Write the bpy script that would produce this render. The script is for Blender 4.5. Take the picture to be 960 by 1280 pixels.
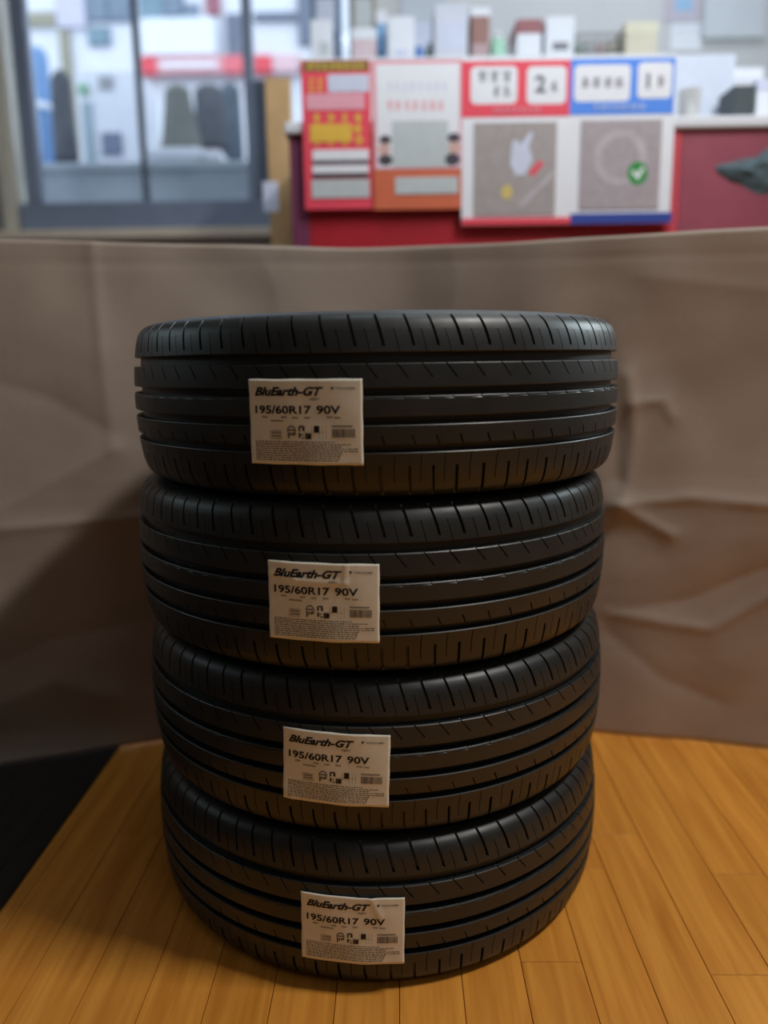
import bpy, bmesh, math, random
from mathutils import Vector, Matrix, noise

random.seed(7)
for o in list(bpy.data.objects):
    bpy.data.objects.remove(o, do_unlink=True)
scene = bpy.context.scene
COL = scene.collection
R = math.radians

# ------------------------------------------------------------------ camera
CAM_H, PITCH, ROLL, FPX = 0.745, R(11.0), R(-0.85), 961.0
cam = bpy.data.cameras.new('camera')
cam.sensor_fit = 'VERTICAL'
cam.sensor_height = 36.0
cam.lens = 36.0 * FPX / 1280.0
cam.clip_start = 0.02
cam.dof.use_dof = True
cam.dof.focus_distance = 0.90
cam.dof.aperture_fstop = cam.lens / 16.0          # about a 16 mm wide aperture
camo = bpy.data.objects.new('camera', cam)
COL.objects.link(camo)
CAM_M = Matrix.Translation((0, 0, CAM_H)) @ Matrix.Rotation(math.pi / 2 - PITCH, 4, 'X') @ Matrix.Rotation(ROLL, 4, 'Z')
camo.matrix_world = CAM_M
scene.camera = camo

# ------------------------------------------------------------------ colour management
vs = scene.view_settings
vs.view_transform = 'Standard'
vs.look = 'None'
vs.gamma = 1.0
vs.use_curve_mapping = False
vs.exposure = 0.0

# ------------------------------------------------------------------ sky (daylight outside the window)
w = bpy.data.worlds.new('sky')
scene.world = w
w.use_nodes = True
w.node_tree.nodes['Background'].inputs[0].default_value = (0.82, 0.90, 1.0, 1)
w.node_tree.nodes['Background'].inputs[1].default_value = 2.5

# ------------------------------------------------------------------ lamps of the room, and added fill lights
def area(name, loc, target, size, size_y, power, col, spread=180):
    l = bpy.data.lights.new(name, 'AREA')
    l.shape = 'RECTANGLE'
    l.size, l.size_y = size, size_y
    l.energy = power
    l.color = col
    l.spread = R(spread)
    o = bpy.data.objects.new(name, l)
    COL.objects.link(o)
    o.location = loc
    o.rotation_euler = (Vector(target) - Vector(loc)).to_track_quat('-Z', 'Y').to_euler()
    return o
area('ceiling_tube_right', (1.42, 0.46, 2.92), (0.5, 0.5, 0.0), 0.45, 0.15, 49, (1.0, 0.97, 0.92))
area('counter_fill', (0.35, 1.56, 2.25), (0.35, 2.2, 1.75), 1.8, 0.12, 6.4, (0.84, 0.93, 1.0), 130)  # added unseen light, brightens the posters without spilling on the floor
area('back_wall_fill', (0.9, 3.15, 2.93), (0.9, 3.15, 0.0), 1.4, 0.2, 10, (0.84, 0.93, 1.0))  # added unseen light to lift the back wall and shelf
area('right_back_fill', (2.8, 2.3, 1.95), (0.0, 1.2, 0.9), 1.0, 0.5, 45, (0.80, 0.95, 1.0))  # added light, stands in for the bright back wall on the right tyre shoulders
area('ceiling_tube_over_stack', (0.30, 1.45, 2.92), (0.3, 1.40, 0.0), 1.3, 0.2, 6, (0.76, 0.96, 1.0))
area('camera_side_fill', (1.3, -1.2, 2.7), (0.2, 0.9, 0.5), 1.2, 0.25, 3.6, (0.92, 0.98, 1.0))  # added weak frontal fill for the stickers, in place of wall bounce
area('side_window_left', (-2.62, 1.5, 1.7), (0.0, 1.1, 0.8), 2.0, 0.7, 8.0, (0.72, 0.92, 1.0))

# ------------------------------------------------------------------ helpers
def at(px, py, Y):
    """point seen at a pixel of the photograph, on the upright plane at distance Y"""
    d = CAM_M.to_3x3() @ Vector(((px - 480) / FPX, -(py - 640) / FPX, -1.0))
    t = Y / d.y
    return Vector((d.x * t, Y, CAM_H + d.z * t))

def at_floor(px, py):
    d = CAM_M.to_3x3() @ Vector(((px - 480) / FPX, -(py - 640) / FPX, -1.0))
    t = -CAM_H / d.z
    return Vector((d.x * t, d.y * t, 0))

MATS = {}
def lin(c):
    return tuple(((v / 255.0) / 12.92 if v <= 10 else (((v / 255.0) + 0.055) / 1.055) ** 2.4) for v in c)

def mat(name, rgb, rough=0.6, noise_amt=0.12, scale=30.0, spec=0.4, bump=0.0, bump_scale=200.0):
    """plain procedural material: sRGB colour with a little mottling and fine relief"""
    if name in MATS:
        return MATS[name]
    m = bpy.data.materials.new(name)
    m.use_nodes = True
    nt = m.node_tree
    b = nt.nodes['Principled BSDF']
    b.inputs['Roughness'].default_value = rough
    b.inputs['Specular IOR Level'].default_value = spec
    tc = nt.nodes.new('ShaderNodeTexCoord')
    nz = nt.nodes.new('ShaderNodeTexNoise')
    nz.inputs['Scale'].default_value = scale
    nz.inputs['Detail'].default_value = 4
    nt.links.new(tc.outputs['Object'], nz.inputs['Vector'])
    rp = nt.nodes.new('ShaderNodeValToRGB')
    c = lin(rgb)
    lo = tuple(v * (1 - noise_amt) for v in c) + (1,)
    hi = tuple(min(1, v * (1 + noise_amt)) for v in c) + (1,)
    rp.color_ramp.elements[0].position = 0.3
    rp.color_ramp.elements[1].position = 0.7
    rp.color_ramp.elements[0].color = lo
    rp.color_ramp.elements[1].color = hi
    nt.links.new(nz.outputs['Fac'], rp.inputs['Fac'])
    nt.links.new(rp.outputs['Color'], b.inputs['Base Color'])
    if bump > 0:
        n2 = nt.nodes.new('ShaderNodeTexNoise')
        n2.inputs['Scale'].default_value = bump_scale
        n2.inputs['Detail'].default_value = 5
        nt.links.new(tc.outputs['Object'], n2.inputs['Vector'])
        bp = nt.nodes.new('ShaderNodeBump')
        bp.inputs['Strength'].default_value = bump
        bp.inputs['Distance'].default_value = 0.002
        nt.links.new(n2.outputs['Fac'], bp.inputs['Height'])
        nt.links.new(bp.outputs['Normal'], b.inputs['Normal'])
    MATS[name] = m
    return m

def glass_mat():
    m = bpy.data.materials.new('window_glass')
    m.use_nodes = True
    nt = m.node_tree
    for n in list(nt.nodes):
        nt.nodes.remove(n)
    out = nt.nodes.new('ShaderNodeOutputMaterial')
    mix = nt.nodes.new('ShaderNodeMixShader')
    tr = nt.nodes.new('ShaderNodeBsdfTransparent')
    tr.inputs[0].default_value = (0.93, 0.97, 0.98, 1)
    gl = nt.nodes.new('ShaderNodeBsdfGlossy')
    gl.inputs['Roughness'].default_value = 0.03
    fr = nt.nodes.new('ShaderNodeFresnel')
    fr.inputs[0].default_value = 1.45
    nt.links.new(fr.outputs[0], mix.inputs[0])
    nt.links.new(tr.outputs[0], mix.inputs[1])
    nt.links.new(gl.outputs[0], mix.inputs[2])
    nt.links.new(mix.outputs[0], out.inputs[0])
    return m

def wood_mat():
    m = bpy.data.materials.new('orange_wood_flooring')
    m.use_nodes = True
    nt = m.node_tree
    b = nt.nodes['Principled BSDF']
    b.inputs['Roughness'].default_value = 0.42
    b.inputs['Specular IOR Level'].default_value = 0.35
    tc = nt.nodes.new('ShaderNodeTexCoord')
    oi = nt.nodes.new('ShaderNodeObjectInfo')
    add = nt.nodes.new('ShaderNodeVectorMath')
    add.operation = 'MULTIPLY_ADD'
    nt.links.new(oi.outputs['Location'], add.inputs[0])
    add.inputs[1].default_value = (13.7, 9.1, 3.3)
    nt.links.new(tc.outputs['Object'], add.inputs[2])
    mp = nt.nodes.new('ShaderNodeMapping')
    mp.inputs['Scale'].default_value = (60, 3.5, 20)
    nt.links.new(add.outputs[0], mp.inputs['Vector'])
    nz = nt.nodes.new('ShaderNodeTexNoise')
    nz.inputs['Scale'].default_value = 1.0
    nz.inputs['Detail'].default_value = 6
    nz.inputs['Distortion'].default_value = 0.6
    nt.links.new(mp.outputs[0], nz.inputs['Vector'])
    rp = nt.nodes.new('ShaderNodeValToRGB')
    rp.color_ramp.elements[0].position = 0.25
    rp.color_ramp.elements[0].color = lin((188, 116, 38)) + (1,)
    rp.color_ramp.elements[1].position = 0.75
    rp.color_ramp.elements[1].color = lin((224, 154, 64)) + (1,)
    nt.links.new(nz.outputs['Fac'], rp.inputs['Fac'])
    hsv = nt.nodes.new('ShaderNodeHueSaturation')
    mr = nt.nodes.new('ShaderNodeMapRange')
    mr.inputs['To Min'].default_value = 0.92
    mr.inputs['To Max'].default_value = 1.07
    nt.links.new(oi.outputs['Random'], mr.inputs['Value'])
    nt.links.new(mr.outputs[0], hsv.inputs['Value'])
    nt.links.new(rp.outputs['Color'], hsv.inputs['Color'])
    nt.links.new(hsv.outputs['Color'], b.inputs['Base Color'])
    bp = nt.nodes.new('ShaderNodeBump')
    bp.inputs['Strength'].default_value = 0.12
    bp.inputs['Distance'].default_value = 0.001
    nt.links.new(nz.outputs['Fac'], bp.inputs['Height'])
    nt.links.new(bp.outputs['Normal'], b.inputs['Normal'])
    return m

def add_box(bm, x0, x1, y0, y1, z0, z1, bev=0.0):
    v = [bm.verts.new(p) for p in ((x0, y0, z0), (x1, y0, z0), (x1, y1, z0), (x0, y1, z0),
                                   (x0, y0, z1), (x1, y0, z1), (x1, y1, z1), (x0, y1, z1))]
    fs = [bm.faces.new([v[i] for i in f]) for f in ((3, 2, 1, 0), (4, 5, 6, 7), (0, 1, 5, 4), (1, 2, 6, 5), (2, 3, 7, 6), (3, 0, 4, 7))]
    if bev > 0:
        es = list({e for f in fs for e in f.edges})
        bmesh.ops.bevel(bm, geom=es, offset=bev, segments=2, affect='EDGES', profile=0.5)

def add_lathe(bm, prof, cx=0, cy=0, n=32):
    """prof: list of (r, z); closed top/bottom if r == 0"""
    rings = []
    for r, z in prof:
        if r < 1e-6:
            rings.append([bm.verts.new((cx, cy, z))])
        else:
            rings.append([bm.verts.new((cx + r * math.cos(2 * math.pi * i / n), cy + r * math.sin(2 * math.pi * i / n), z)) for i in range(n)])
    for a, b in zip(rings, rings[1:]):
        for i in range(n):
            j = (i + 1) % n
            if len(a) == 1 and len(b) > 1:
                bm.faces.new((a[0], b[j], b[i]))
            elif len(b) == 1 and len(a) > 1:
                bm.faces.new((a[i], a[j], b[0]))
            elif len(a) > 1:
                bm.faces.new((a[i], a[j], b[j], b[i]))

def obj(name, bm, material, parent=None, smooth=False, origin=None):
    me = bpy.data.meshes.new(name)
    if origin is not None:
        bmesh.ops.translate(bm, verts=bm.verts, vec=-Vector(origin))
    bm.normal_update()
    bm.to_mesh(me)
    bm.free()
    me.materials.append(material)
    if smooth:
        for p in me.polygons:
            p.use_smooth = True
    o = bpy.data.objects.new(name, me)
    COL.objects.link(o)
    if origin is not None:
        o.location = origin
    if parent is not None:
        o.parent = parent
        if origin is not None:
            o.location = Vector(origin) - parent.location
    return o

def tag(o, label, cat, group=None):
    o['label'] = label
    o['category'] = cat
    if group:
        o['group'] = group
    return o

def thing(name, label, cat, loc, group=None):
    o = bpy.data.objects.new(name, None)
    o.empty_display_size = 0.05
    COL.objects.link(o)
    o.location = loc
    return tag(o, label, cat, group)

def struct(name, bm, material, parent=None):
    o = obj(name, bm, material, parent)
    if parent is None:
        o['kind'] = 'structure'
    return o

def part_box(name, material, parent, x0, x1, y0, y1, z0, z1, bev=0.0):
    """box given in world coordinates, child of a parent at a known location"""
    bm = bmesh.new()
    add_box(bm, min(x0, x1), max(x0, x1), min(y0, y1), max(y0, y1), min(z0, z1), max(z0, z1), bev)
    L = parent.location if parent else Vector((0, 0, 0))
    bmesh.ops.translate(bm, verts=bm.verts, vec=-L)
    return obj(name, bm, material, parent)

def empty_struct(name, loc):
    o = bpy.data.objects.new(name, None)
    COL.objects.link(o)
    o.location = loc
    o['kind'] = 'structure'
    return o

# ================================================================== THE ROOM
RX0, RX1, RY0, RY1, RZ = -2.7, 2.9, -2.6, 3.70, 3.0
plaster = mat('grey_white_plaster', (196, 197, 202), 0.8, 0.04, 4)
plaster_dim = mat('warm_grey_plaster', (118, 112, 106), 0.85, 0.05, 4)
wood = wood_mat()
groove_dark = mat('dark_joint', (92, 54, 24), 0.8, 0.1)

bm = bmesh.new(); add_box(bm, RX0, RX1, RY0, RY1 + 0.1, -0.12, -0.009)
floor = struct('floor', bm, groove_dark)
bm = bmesh.new(); add_box(bm, RX0, RX1, RY0, RY1 + 0.1, RZ, RZ + 0.1)
struct('ceiling', bm, mat('ceiling_white', (205, 203, 198), 0.9, 0.03, 3))
bm = bmesh.new(); add_box(bm, RX0 - 0.1, RX0, RY0, RY1 + 0.1, -0.12, RZ)
struct('wall_left', bm, mat('dark_brown_wall', (84, 74, 66), 0.85, 0.06, 4))
bm = bmesh.new(); add_box(bm, RX1, RX1 + 0.1, RY0, RY1 + 0.1, -0.12, RZ)
struct('wall_right', bm, plaster_dim)
bm = bmesh.new(); add_box(bm, RX0 - 0.1, RX1 + 0.1, RY0 - 0.1, RY0, -0.12, RZ)
struct('wall_front', bm, plaster_dim)

# ---- wooden floor strips, each a plank of its own
PW = 0.0765
yaw = R(-1.3)
plank_mesh = {}
def plank_data(length):
    k = round(length, 3)
    if k not in plank_mesh:
        bm = bmesh.new()
        add_box(bm, -PW / 2 + 0.0004, PW / 2 - 0.0004, -k / 2 + 0.0003, k / 2 - 0.0003, -0.009, 0.0)
        es = [e for e in bm.edges if all(v.co.z > -0.001 for v in e.verts)]
        bmesh.ops.bevel(bm, geom=es, offset=0.0006, segments=1, affect='EDGES')
        me = bpy.data.meshes.new('plank')
        bm.to_mesh(me); bm.free()
        me.materials.append(wood)
        plank_mesh[k] = me
    return plank_mesh[k]
rotm = Matrix.Rotation(yaw, 3, 'Z')
P_LEN = 0.91
PX_OFF = -0.008
strip_joint = {}
def joint_from(px, py):
    p = rotm.inverted() @ at_floor(px, py)
    i = math.floor((p.x - PX_OFF) / PW)
    strip_joint[i] = p.y
for q in ((768, 1042), (736, 1085), (915, 1092), (707, 1202), (157, 1044)):
    joint_from(*q)
for i in range(-14, 24):
    xc = PX_OFF + (i + 0.5) * PW
    j0 = strip_joint.get(i, random.uniform(0.2, 1.2) if i not in (-1, 0, 1) else 0.2)
    y = j0
    while y > -0.9:
        y -= P_LEN
    while y < 2.1:
        o = bpy.data.objects.new('plank', plank_data(P_LEN))
        COL.objects.link(o)
        o.parent = floor
        o.location = rotm @ Vector((xc, y + P_LEN / 2, 0))
        o.rotation_euler = (0, 0, yaw)
        y += P_LEN

# ---- the back wall with its window
frame_blue = mat('slate_blue_aluminium', (128, 140, 164), 0.45, 0.05, 12)  # paled: the background haze is put into the frame colour
frame_dark = mat('dark_slate_aluminium', (84, 94, 112), 0.5, 0.05, 12)
jamb_beige = mat('beige_grey_jamb', (205, 200, 186), 0.6, 0.05, 12)
sill_beige = mat('beige_sill', (214, 200, 184), 0.6, 0.06, 12)
glass = glass_mat()
WY = 3.62
wx0 = at(2, 150, WY).x
wx1 = at(470, 60, WY).x
sill_z = at(190, 288, WY).z
rail_z = at(190, 253, WY).z
head_z = 2.62
bm = bmesh.new()
add_box(bm, RX0, RX1, RY1, RY1 + 0.1, -0.12, sill_z)
add_box(bm, RX0, RX1, RY1, RY1 + 0.1, head_z, RZ)
add_box(bm, RX0, wx0, RY1, RY1 + 0.1, sill_z, head_z)
add_box(bm, wx1, RX1, RY1, RY1 + 0.1, sill_z, head_z)
struct('wall_back', bm, plaster)

win = empty_struct('window_1', (wx0, WY, sill_z))
part_box('window_sill', sill_beige, win, wx0 - 0.05, wx1 + 0.05, WY - 0.06, RY1 + 0.1, sill_z - 0.035, sill_z)
part_box('jamb', jamb_beige, win, at(-2, 150, WY).x, at(14, 150, WY).x, WY - 0.05, RY1 + 0.08, sill_z, head_z, 0.004)
part_box('jamb', jamb_beige, win, wx1 - 0.05, wx1, WY - 0.05, RY1 + 0.08, sill_z, head_z, 0.004)
part_box('bottom_rail', frame_blue, win, at(28, 260, WY).x, at(340, 260, WY).x, WY - 0.03, WY + 0.03, sill_z, rail_z, 0.004)
part_box('top_rail', frame_blue, win, wx0, wx1, WY - 0.03, WY + 0.03, head_z - 0.08, head_z, 0.004)
part_box('stile', frame_blue, win, at(27, 150, WY).x, at(45, 150, WY).x, WY - 0.03, WY + 0.03, rail_z, head_z - 0.08, 0.004)
part_box('stile', frame_dark, win, at(172, 125, WY).x, at(179, 125, WY).x, WY - 0.02, WY + 0.02, rail_z, head_z - 0.08, 0.003)
part_box('stile', frame_blue, win, at(304, 60, WY).x, at(316, 60, WY).x, WY - 0.03, WY + 0.03, rail_z, head_z - 0.08, 0.004)
part_box('lower_panel', frame_dark, win, at(314, 180, WY).x, at(341, 180, WY).x, WY - 0.02, WY + 0.02, rail_z, at(326, 102, WY).z, 0.003)
for a, b in ((14, 27), (45, 172), (179, 304), (316, 455)):
    part_box('pane', glass, win, at(a, 120, WY).x, at(b, 120, WY).x, WY - 0.003, WY + 0.003, rail_z, head_z - 0.08)

# ================================================================== OUTSIDE THE WINDOW (ground lies higher than the shop floor)
concrete = mat('pale_grey_concrete', (196, 204, 216), 0.85, 0.10, 5)
ground = mat('grey_asphalt', (110, 116, 126), 0.9, 0.15, 8)
white_paint = mat('white_facade', (214, 216, 226), 0.7, 0.03, 3)
lav_paint = mat('lavender_facade', (192, 188, 208), 0.7, 0.03, 3)
teal_glass = mat('teal_grey_window', (110, 136, 152), 0.25, 0.1, 6)
grey_glass = mat('blue_grey_window', (112, 126, 146), 0.25, 0.1, 6)
beige_trim = mat('beige_trim', (146, 142, 128), 0.7, 0.05, 6)
red_sign = mat('red_sign_paint', (214, 74, 88), 0.5, 0.06, 6)
pink_sign = mat('pink_sign_paint', (206, 150, 158), 0.5, 0.10, 8)
white_sign = mat('white_sign_paint', (222, 226, 236), 0.5, 0.02, 6)
GZ = 1.30
bm = bmesh.new(); add_box(bm, -7.5, 5.0, RY1 + 0.1, 12.0, GZ - 0.2, GZ)
struct('outdoor_ground', bm, ground)
bm = bmesh.new()
zt = at(180, 203, 4.35).z
add_box(bm, -3.4, 0.3, 4.35, 4.47, GZ, zt - 0.04)
add_box(bm, -3.4, 0.3, 4.33, 4.49, zt - 0.04, zt, 0.006)
tag(obj('parapet_wall', bm, concrete), 'low pale grey concrete wall just outside the glass window', 'wall')

# white building across the yard
FY = 8.4
bl = thing('shop_building', 'white building with bluish windows seen across the yard through the window', 'building', (-2.6, FY + 1.0, GZ))
part_box('wall', white_paint, bl, -7.0, 3.2, FY, FY + 2.0, GZ, 5.6)
def fac(name, m, x0, y0, x1, y1, dy=0.06, parent=bl):
    a, b = at(x0, y0, FY), at(x1, y1, FY)
    xm0 = at(x0, (y0 + y1) / 2, FY).x
    xm1 = at(x1, (y0 + y1) / 2, FY).x
    return part_box(name, m, parent, xm0, xm1, FY - dy, FY, b.z, a.z)
def fwin(x0, y0, x1, y1, m):
    f = fac('window_frame', frame_blue, x0 - 2, y0 - 2, x1 + 2, y1 + 2, 0.03)
    p = fac('pane', m, x0, y0, x1, y1, 0.045)
    p.parent = f
    p.location = (0, 0, 0)
    for v in p.data.vertices:
        pass
    return f
fwin(113, 37, 137, 56, teal_glass)
fwin(110, -20, 134, 26, grey_glass)
fwin(137, -20, 163, 26, grey_glass)
fwin(176, -20, 205, 24, teal_glass)
fwin(209, -20, 228, 20, grey_glass)
fwin(231, 8, 247, 26, grey_glass)
fac('lintel', beige_trim, 25, 18, 72, 34, 0.05)
fac('lavender_panel', lav_paint, 72, -10, 108, 36, 0.05)
fac('lintel', beige_trim, 82, 40, 94, 200, 0.05)
fac('grey_panel', mat('grey_panel_paint', (104, 112, 130), 0.6, 0.05, 5), 284, 20, 304, 76, 0.05)
fac('maroon_panel', mat('dusty_red_paint', (150, 92, 108), 0.6, 0.05, 5), 258, -6, 276, 20, 0.05)
fac('grey_panel', mat('grey_panel_paint', (104, 112, 130), 0.6, 0.05, 5), 318, 18, 372, 27, 0.05)
fac('grey_panel', MATS['grey_panel_paint'], 373, -10, 389, 58, 0.05)
sg = thing('sign_board', 'blank white sign board mounted high on the building across the yard', 'sign', at(226, 74, FY))
part_box('board', white_sign, sg, at(182, 50, FY).x, at(272, 50, FY).x, FY - 0.12, FY - 0.06, at(226, 74, FY).z, at(226, 28, FY).z, 0.01)
part_box('mount', frame_dark, sg, at(200, 50, FY).x, at(206, 50, FY).x, FY - 0.06, FY - 0.051, at(226, 66, FY).z, at(226, 36, FY).z)
part_box('mount', frame_dark, sg, at(250, 50, FY).x, at(256, 50, FY).x, FY - 0.06, FY - 0.051, at(226, 66, FY).z, at(226, 36, FY).z)
bn = thing('fascia_sign', 'long red and pink fascia sign on the building across the yard', 'sign', at(270, 98, FY))
zb, zc = at(270, 98, FY).z, at(270, 77, FY).z
for a, b, m in ((179, 201, red_sign), (201, 283, pink_sign), (283, 306, mat('rose_sign_paint', (214, 106, 118), 0.5, 0.06, 6)), (306, 343, red_sign), (343, 378, mat('pale_rose_paint', (214, 178, 186), 0.5, 0.06, 6))):
    part_box('panel', m, bn, at(a, 88, FY).x, at(b, 88, FY).x, FY - 0.16, FY - 0.051, zb, zc, 0.008)
part_box('lettering', white_sign, bn, at(206, 86, FY).x, at(275, 86, FY).x, FY - 0.165, FY - 0.16, zb + 0.05, zb + 0.1)

# white cabinet with dark hatch
def wbox(o, name, m, x0, y0, x1, y1, Y, d, bev=0.004):
    ym = (y0 + y1) / 2
    return part_box(name, m, o, at(x0, ym, Y).x, at(x1, ym, Y).x, Y, Y + d, at((x0 + x1) / 2, y1, Y).z, at((x0 + x1) / 2, y0, Y).z, bev)
CY = 5.3
cb = thing('outdoor_cabinet', 'white cabinet with two dark hatches behind the low concrete wall', 'cabinet', (at(137, 190, CY).x, CY + 0.25, GZ))
x0, x1 = at(100, 140, CY).x, at(172, 140, CY).x
zt = at(137, 84, CY).z
part_box('body', mat('white_cabinet_paint', (216, 218, 230), 0.5, 0.03, 6), cb, x0, x1, CY, CY + 0.5, GZ, zt, 0.02)
part_box('side_strip', mat('pale_teal_paint', (150, 166, 180), 0.5, 0.05, 6), cb, x0 + 0.01, at(117, 150, CY).x, CY - 0.012, CY, GZ + 0.05, at(110, 128, CY).z, 0.004)
wbox(cb, 'hatch', mat('blue_grey_hatch', (112, 122, 146), 0.5, 0.05, 6), 127, 165, 152, 194, CY - 0.014, 0.014)
wbox(cb, 'vent', mat('grey_vent', (150, 152, 160), 0.5, 0.05, 6), 123, 94, 141, 110, CY - 0.014, 0.014)
wbox(cb, 'sticker', mat('green_sticker', (128, 172, 148), 0.5, 0.05, 6), 97, 104, 110, 118, CY - 0.016, 0.016)

def draped(name, label, px0, px1, py_top, py_bot, Y, m, group=None, wtop=0.55, seed=0):
    """a hanging draped cover: tapering folded body on a stand"""
    xa, xb = at(px0, 160, Y).x, at(px1, 160, Y).x
    cx, hw = (xa + xb) / 2, (xb - xa) / 2
    zt, zb = at((px0 + px1) / 2, py_top, Y).z, at((px0 + px1) / 2, py_bot, Y).z
    o = thing(name, label, 'cover', (cx, Y, GZ), group)
    bm = bmesh.new()
    n, rows = 40, 12
    rings = []
    for k in range(rows + 1):
        t = k / rows
        z = zb + (zt - zb) * t
        s = (1 - t) + t * wtop
        s *= (1.0 - 0.45 * max(0, (t - 0.93) / 0.07) ** 2)
        ring = []
        for i in range(n):
            a = 2 * math.pi * i / n
            f = 1 + 0.10 * math.sin(7 * a + seed) * (1 - t) + 0.05 * math.sin(11 * a + seed * 2 + 3 * t)
            ring.append(bm.verts.new((cx + hw * s * f * math.cos(a), Y + 0.45 * hw * s * f * math.sin(a), z)))
        rings.append(ring)
    for a, b in zip(rings, rings[1:]):
        for i in range(n):
            bm.faces.new((a[i], a[(i + 1) % n], b[(i + 1) % n], b[i]))
    bm.faces.new(rings[-1])
    bm.faces.new(list(reversed(rings[0])))
    bmesh.ops.translate(bm, verts=bm.verts, vec=-o.location)
    obj('cloth', bm, m, o, True)
    bm = bmesh.new()
    add_lathe(bm, [(0, 0), (0.16, 0), (0.16, 0.02), (0.02, 0.03), (0.02, zb - GZ + 0.03), (0, zb - GZ + 0.03)], n=20)
    obj('stand', bm, frame_dark, o)
    return o
olive = mat('olive_grey_cloth', (110, 112, 110), 0.9, 0.2, 10)
char = mat('charcoal_cloth', (88, 90, 98), 0.9, 0.2, 10)
slate = mat('slate_cloth', (88, 98, 110), 0.9, 0.15, 10)
draped('draped_cover', 'olive grey draped cover, widest of the dark ones beyond the low wall', 199, 250, 106, 190, 5.25, olive, 'dark covers beyond the low wall', 0.55, 1)
draped('draped_cover', 'charcoal draped cover beside the olive grey one beyond the low wall', 242, 284, 106, 186, 5.65, char, 'dark covers beyond the low wall', 0.8, 2)
draped('draped_cover', 'slate blue draped cover, slim and reaching lowest, beyond the low wall', 275, 304, 104, 204, 6.0, slate, 'dark covers beyond the low wall', 0.8, 3)
draped('draped_cover', 'dark narrow draped cover beside the white cabinet with hatches', 66, 95, 88, 204, 4.9, char, 'dark covers beyond the low wall', 0.8, 4)
def low_box(label, px0, px1, py0, py1, Y, m):
    xa, xb = at(px0, py1, Y).x, at(px1, py1, Y).x
    o = thing('crate', label, 'crate', ((xa + xb) / 2, Y + 0.15, GZ), 'white crates beyond the low wall')
    z1 = at(px0, py0, Y).z
    part_box('body', m, o, xa, xb, Y, Y + 0.3, GZ, z1, 0.01)
    part_box('rim', white_sign, o, xa - 0.01, xb + 0.01, Y - 0.01, Y + 0.31, z1 - 0.05, z1 - 0.02, 0.004)
crate_white = mat('white_crate_plastic', (206, 206, 214), 0.5, 0.04, 8)
low_box('white crate under the olive grey cover beyond the low wall', 186, 252, 184, 210, 4.62, crate_white)
low_box('small pinkish white crate beneath the charcoal cover beyond the low wall', 257, 276, 186, 210, 4.62, mat('pinkish_crate_plastic', (206, 190, 196), 0.5, 0.04, 8))
bp = thing('blue_tarp_roll', 'upright light blue tarp roll beside the dark narrow cover', 'tarp roll', (at(50, 150, 5.6).x, 5.6, GZ))
bm = bmesh.new()
zt = at(50, 62, 5.6).z - GZ
add_lathe(bm, [(0, 0), (0.085, 0), (0.09, 0.4), (0.085, zt - 0.05), (0.07, zt), (0.05, zt), (0.04, zt - 0.06), (0, zt - 0.06)], n=24)
obj('tarp', bm, mat('light_blue_tarp', (104, 140, 186), 0.5, 0.1, 10), bp, True)
for k in (0.35, 0.75):
    bm = bmesh.new()
    add_lathe(bm, [(0.086, zt * k), (0.096, zt * k), (0.096, zt * k + 0.04), (0.086, zt * k + 0.04)], n=24)
    obj('strap', bm, white_sign, bp)

# ================================================================== COUNTER WITH POSTERS
KY = 2.2
red_panel = mat('red_counter_laminate', (168, 30, 44), 0.45, 0.10, 5)
maroon_panel = mat('maroon_counter_laminate', (142, 70, 86), 0.45, 0.14, 6)  # lightened and greyed to carry background haze in the colour
plum = mat('plum_counter_laminate', (112, 52, 82), 0.45, 0.08, 6)
white_top = mat('white_laminate', (212, 214, 222), 0.4, 0.03, 5)
kx0, kx1 = at(362, 200, KY).x, 1.75
kxm = at(838, 220, KY).x
ktop = at(900, 146, KY).z
ct = thing('shop_counter', 'red and maroon shop counter with white top standing behind the brown paper', 'counter', ((kx0 + kx1) / 2, KY + 0.25, 0))
part_box('end_panel', plum, ct, kx0, at(384, 200, KY).x, KY, KY + 0.5, 0, ktop - 0.03, 0.003)
part_box('front_panel', red_panel, ct, at(384, 200, KY).x, kxm, KY, KY + 0.5, 0, ktop - 0.03, 0.003)
part_box('trim_strip', mat('rose_red_laminate', (196, 70, 84), 0.45, 0.06, 6), ct, kxm, at(850, 220, KY).x, KY - 0.002, KY + 0.5, 0, ktop - 0.03, 0.003)
part_box('side_panel', maroon_panel, ct, at(850, 220, KY).x, kx1, KY, KY + 0.5, 0, ktop - 0.03, 0.003)
part_box('worktop', white_top, ct, kx0 - 0.01, kx1 + 0.02, KY - 0.015, KY + 0.52, ktop - 0.03, ktop, 0.006)

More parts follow.
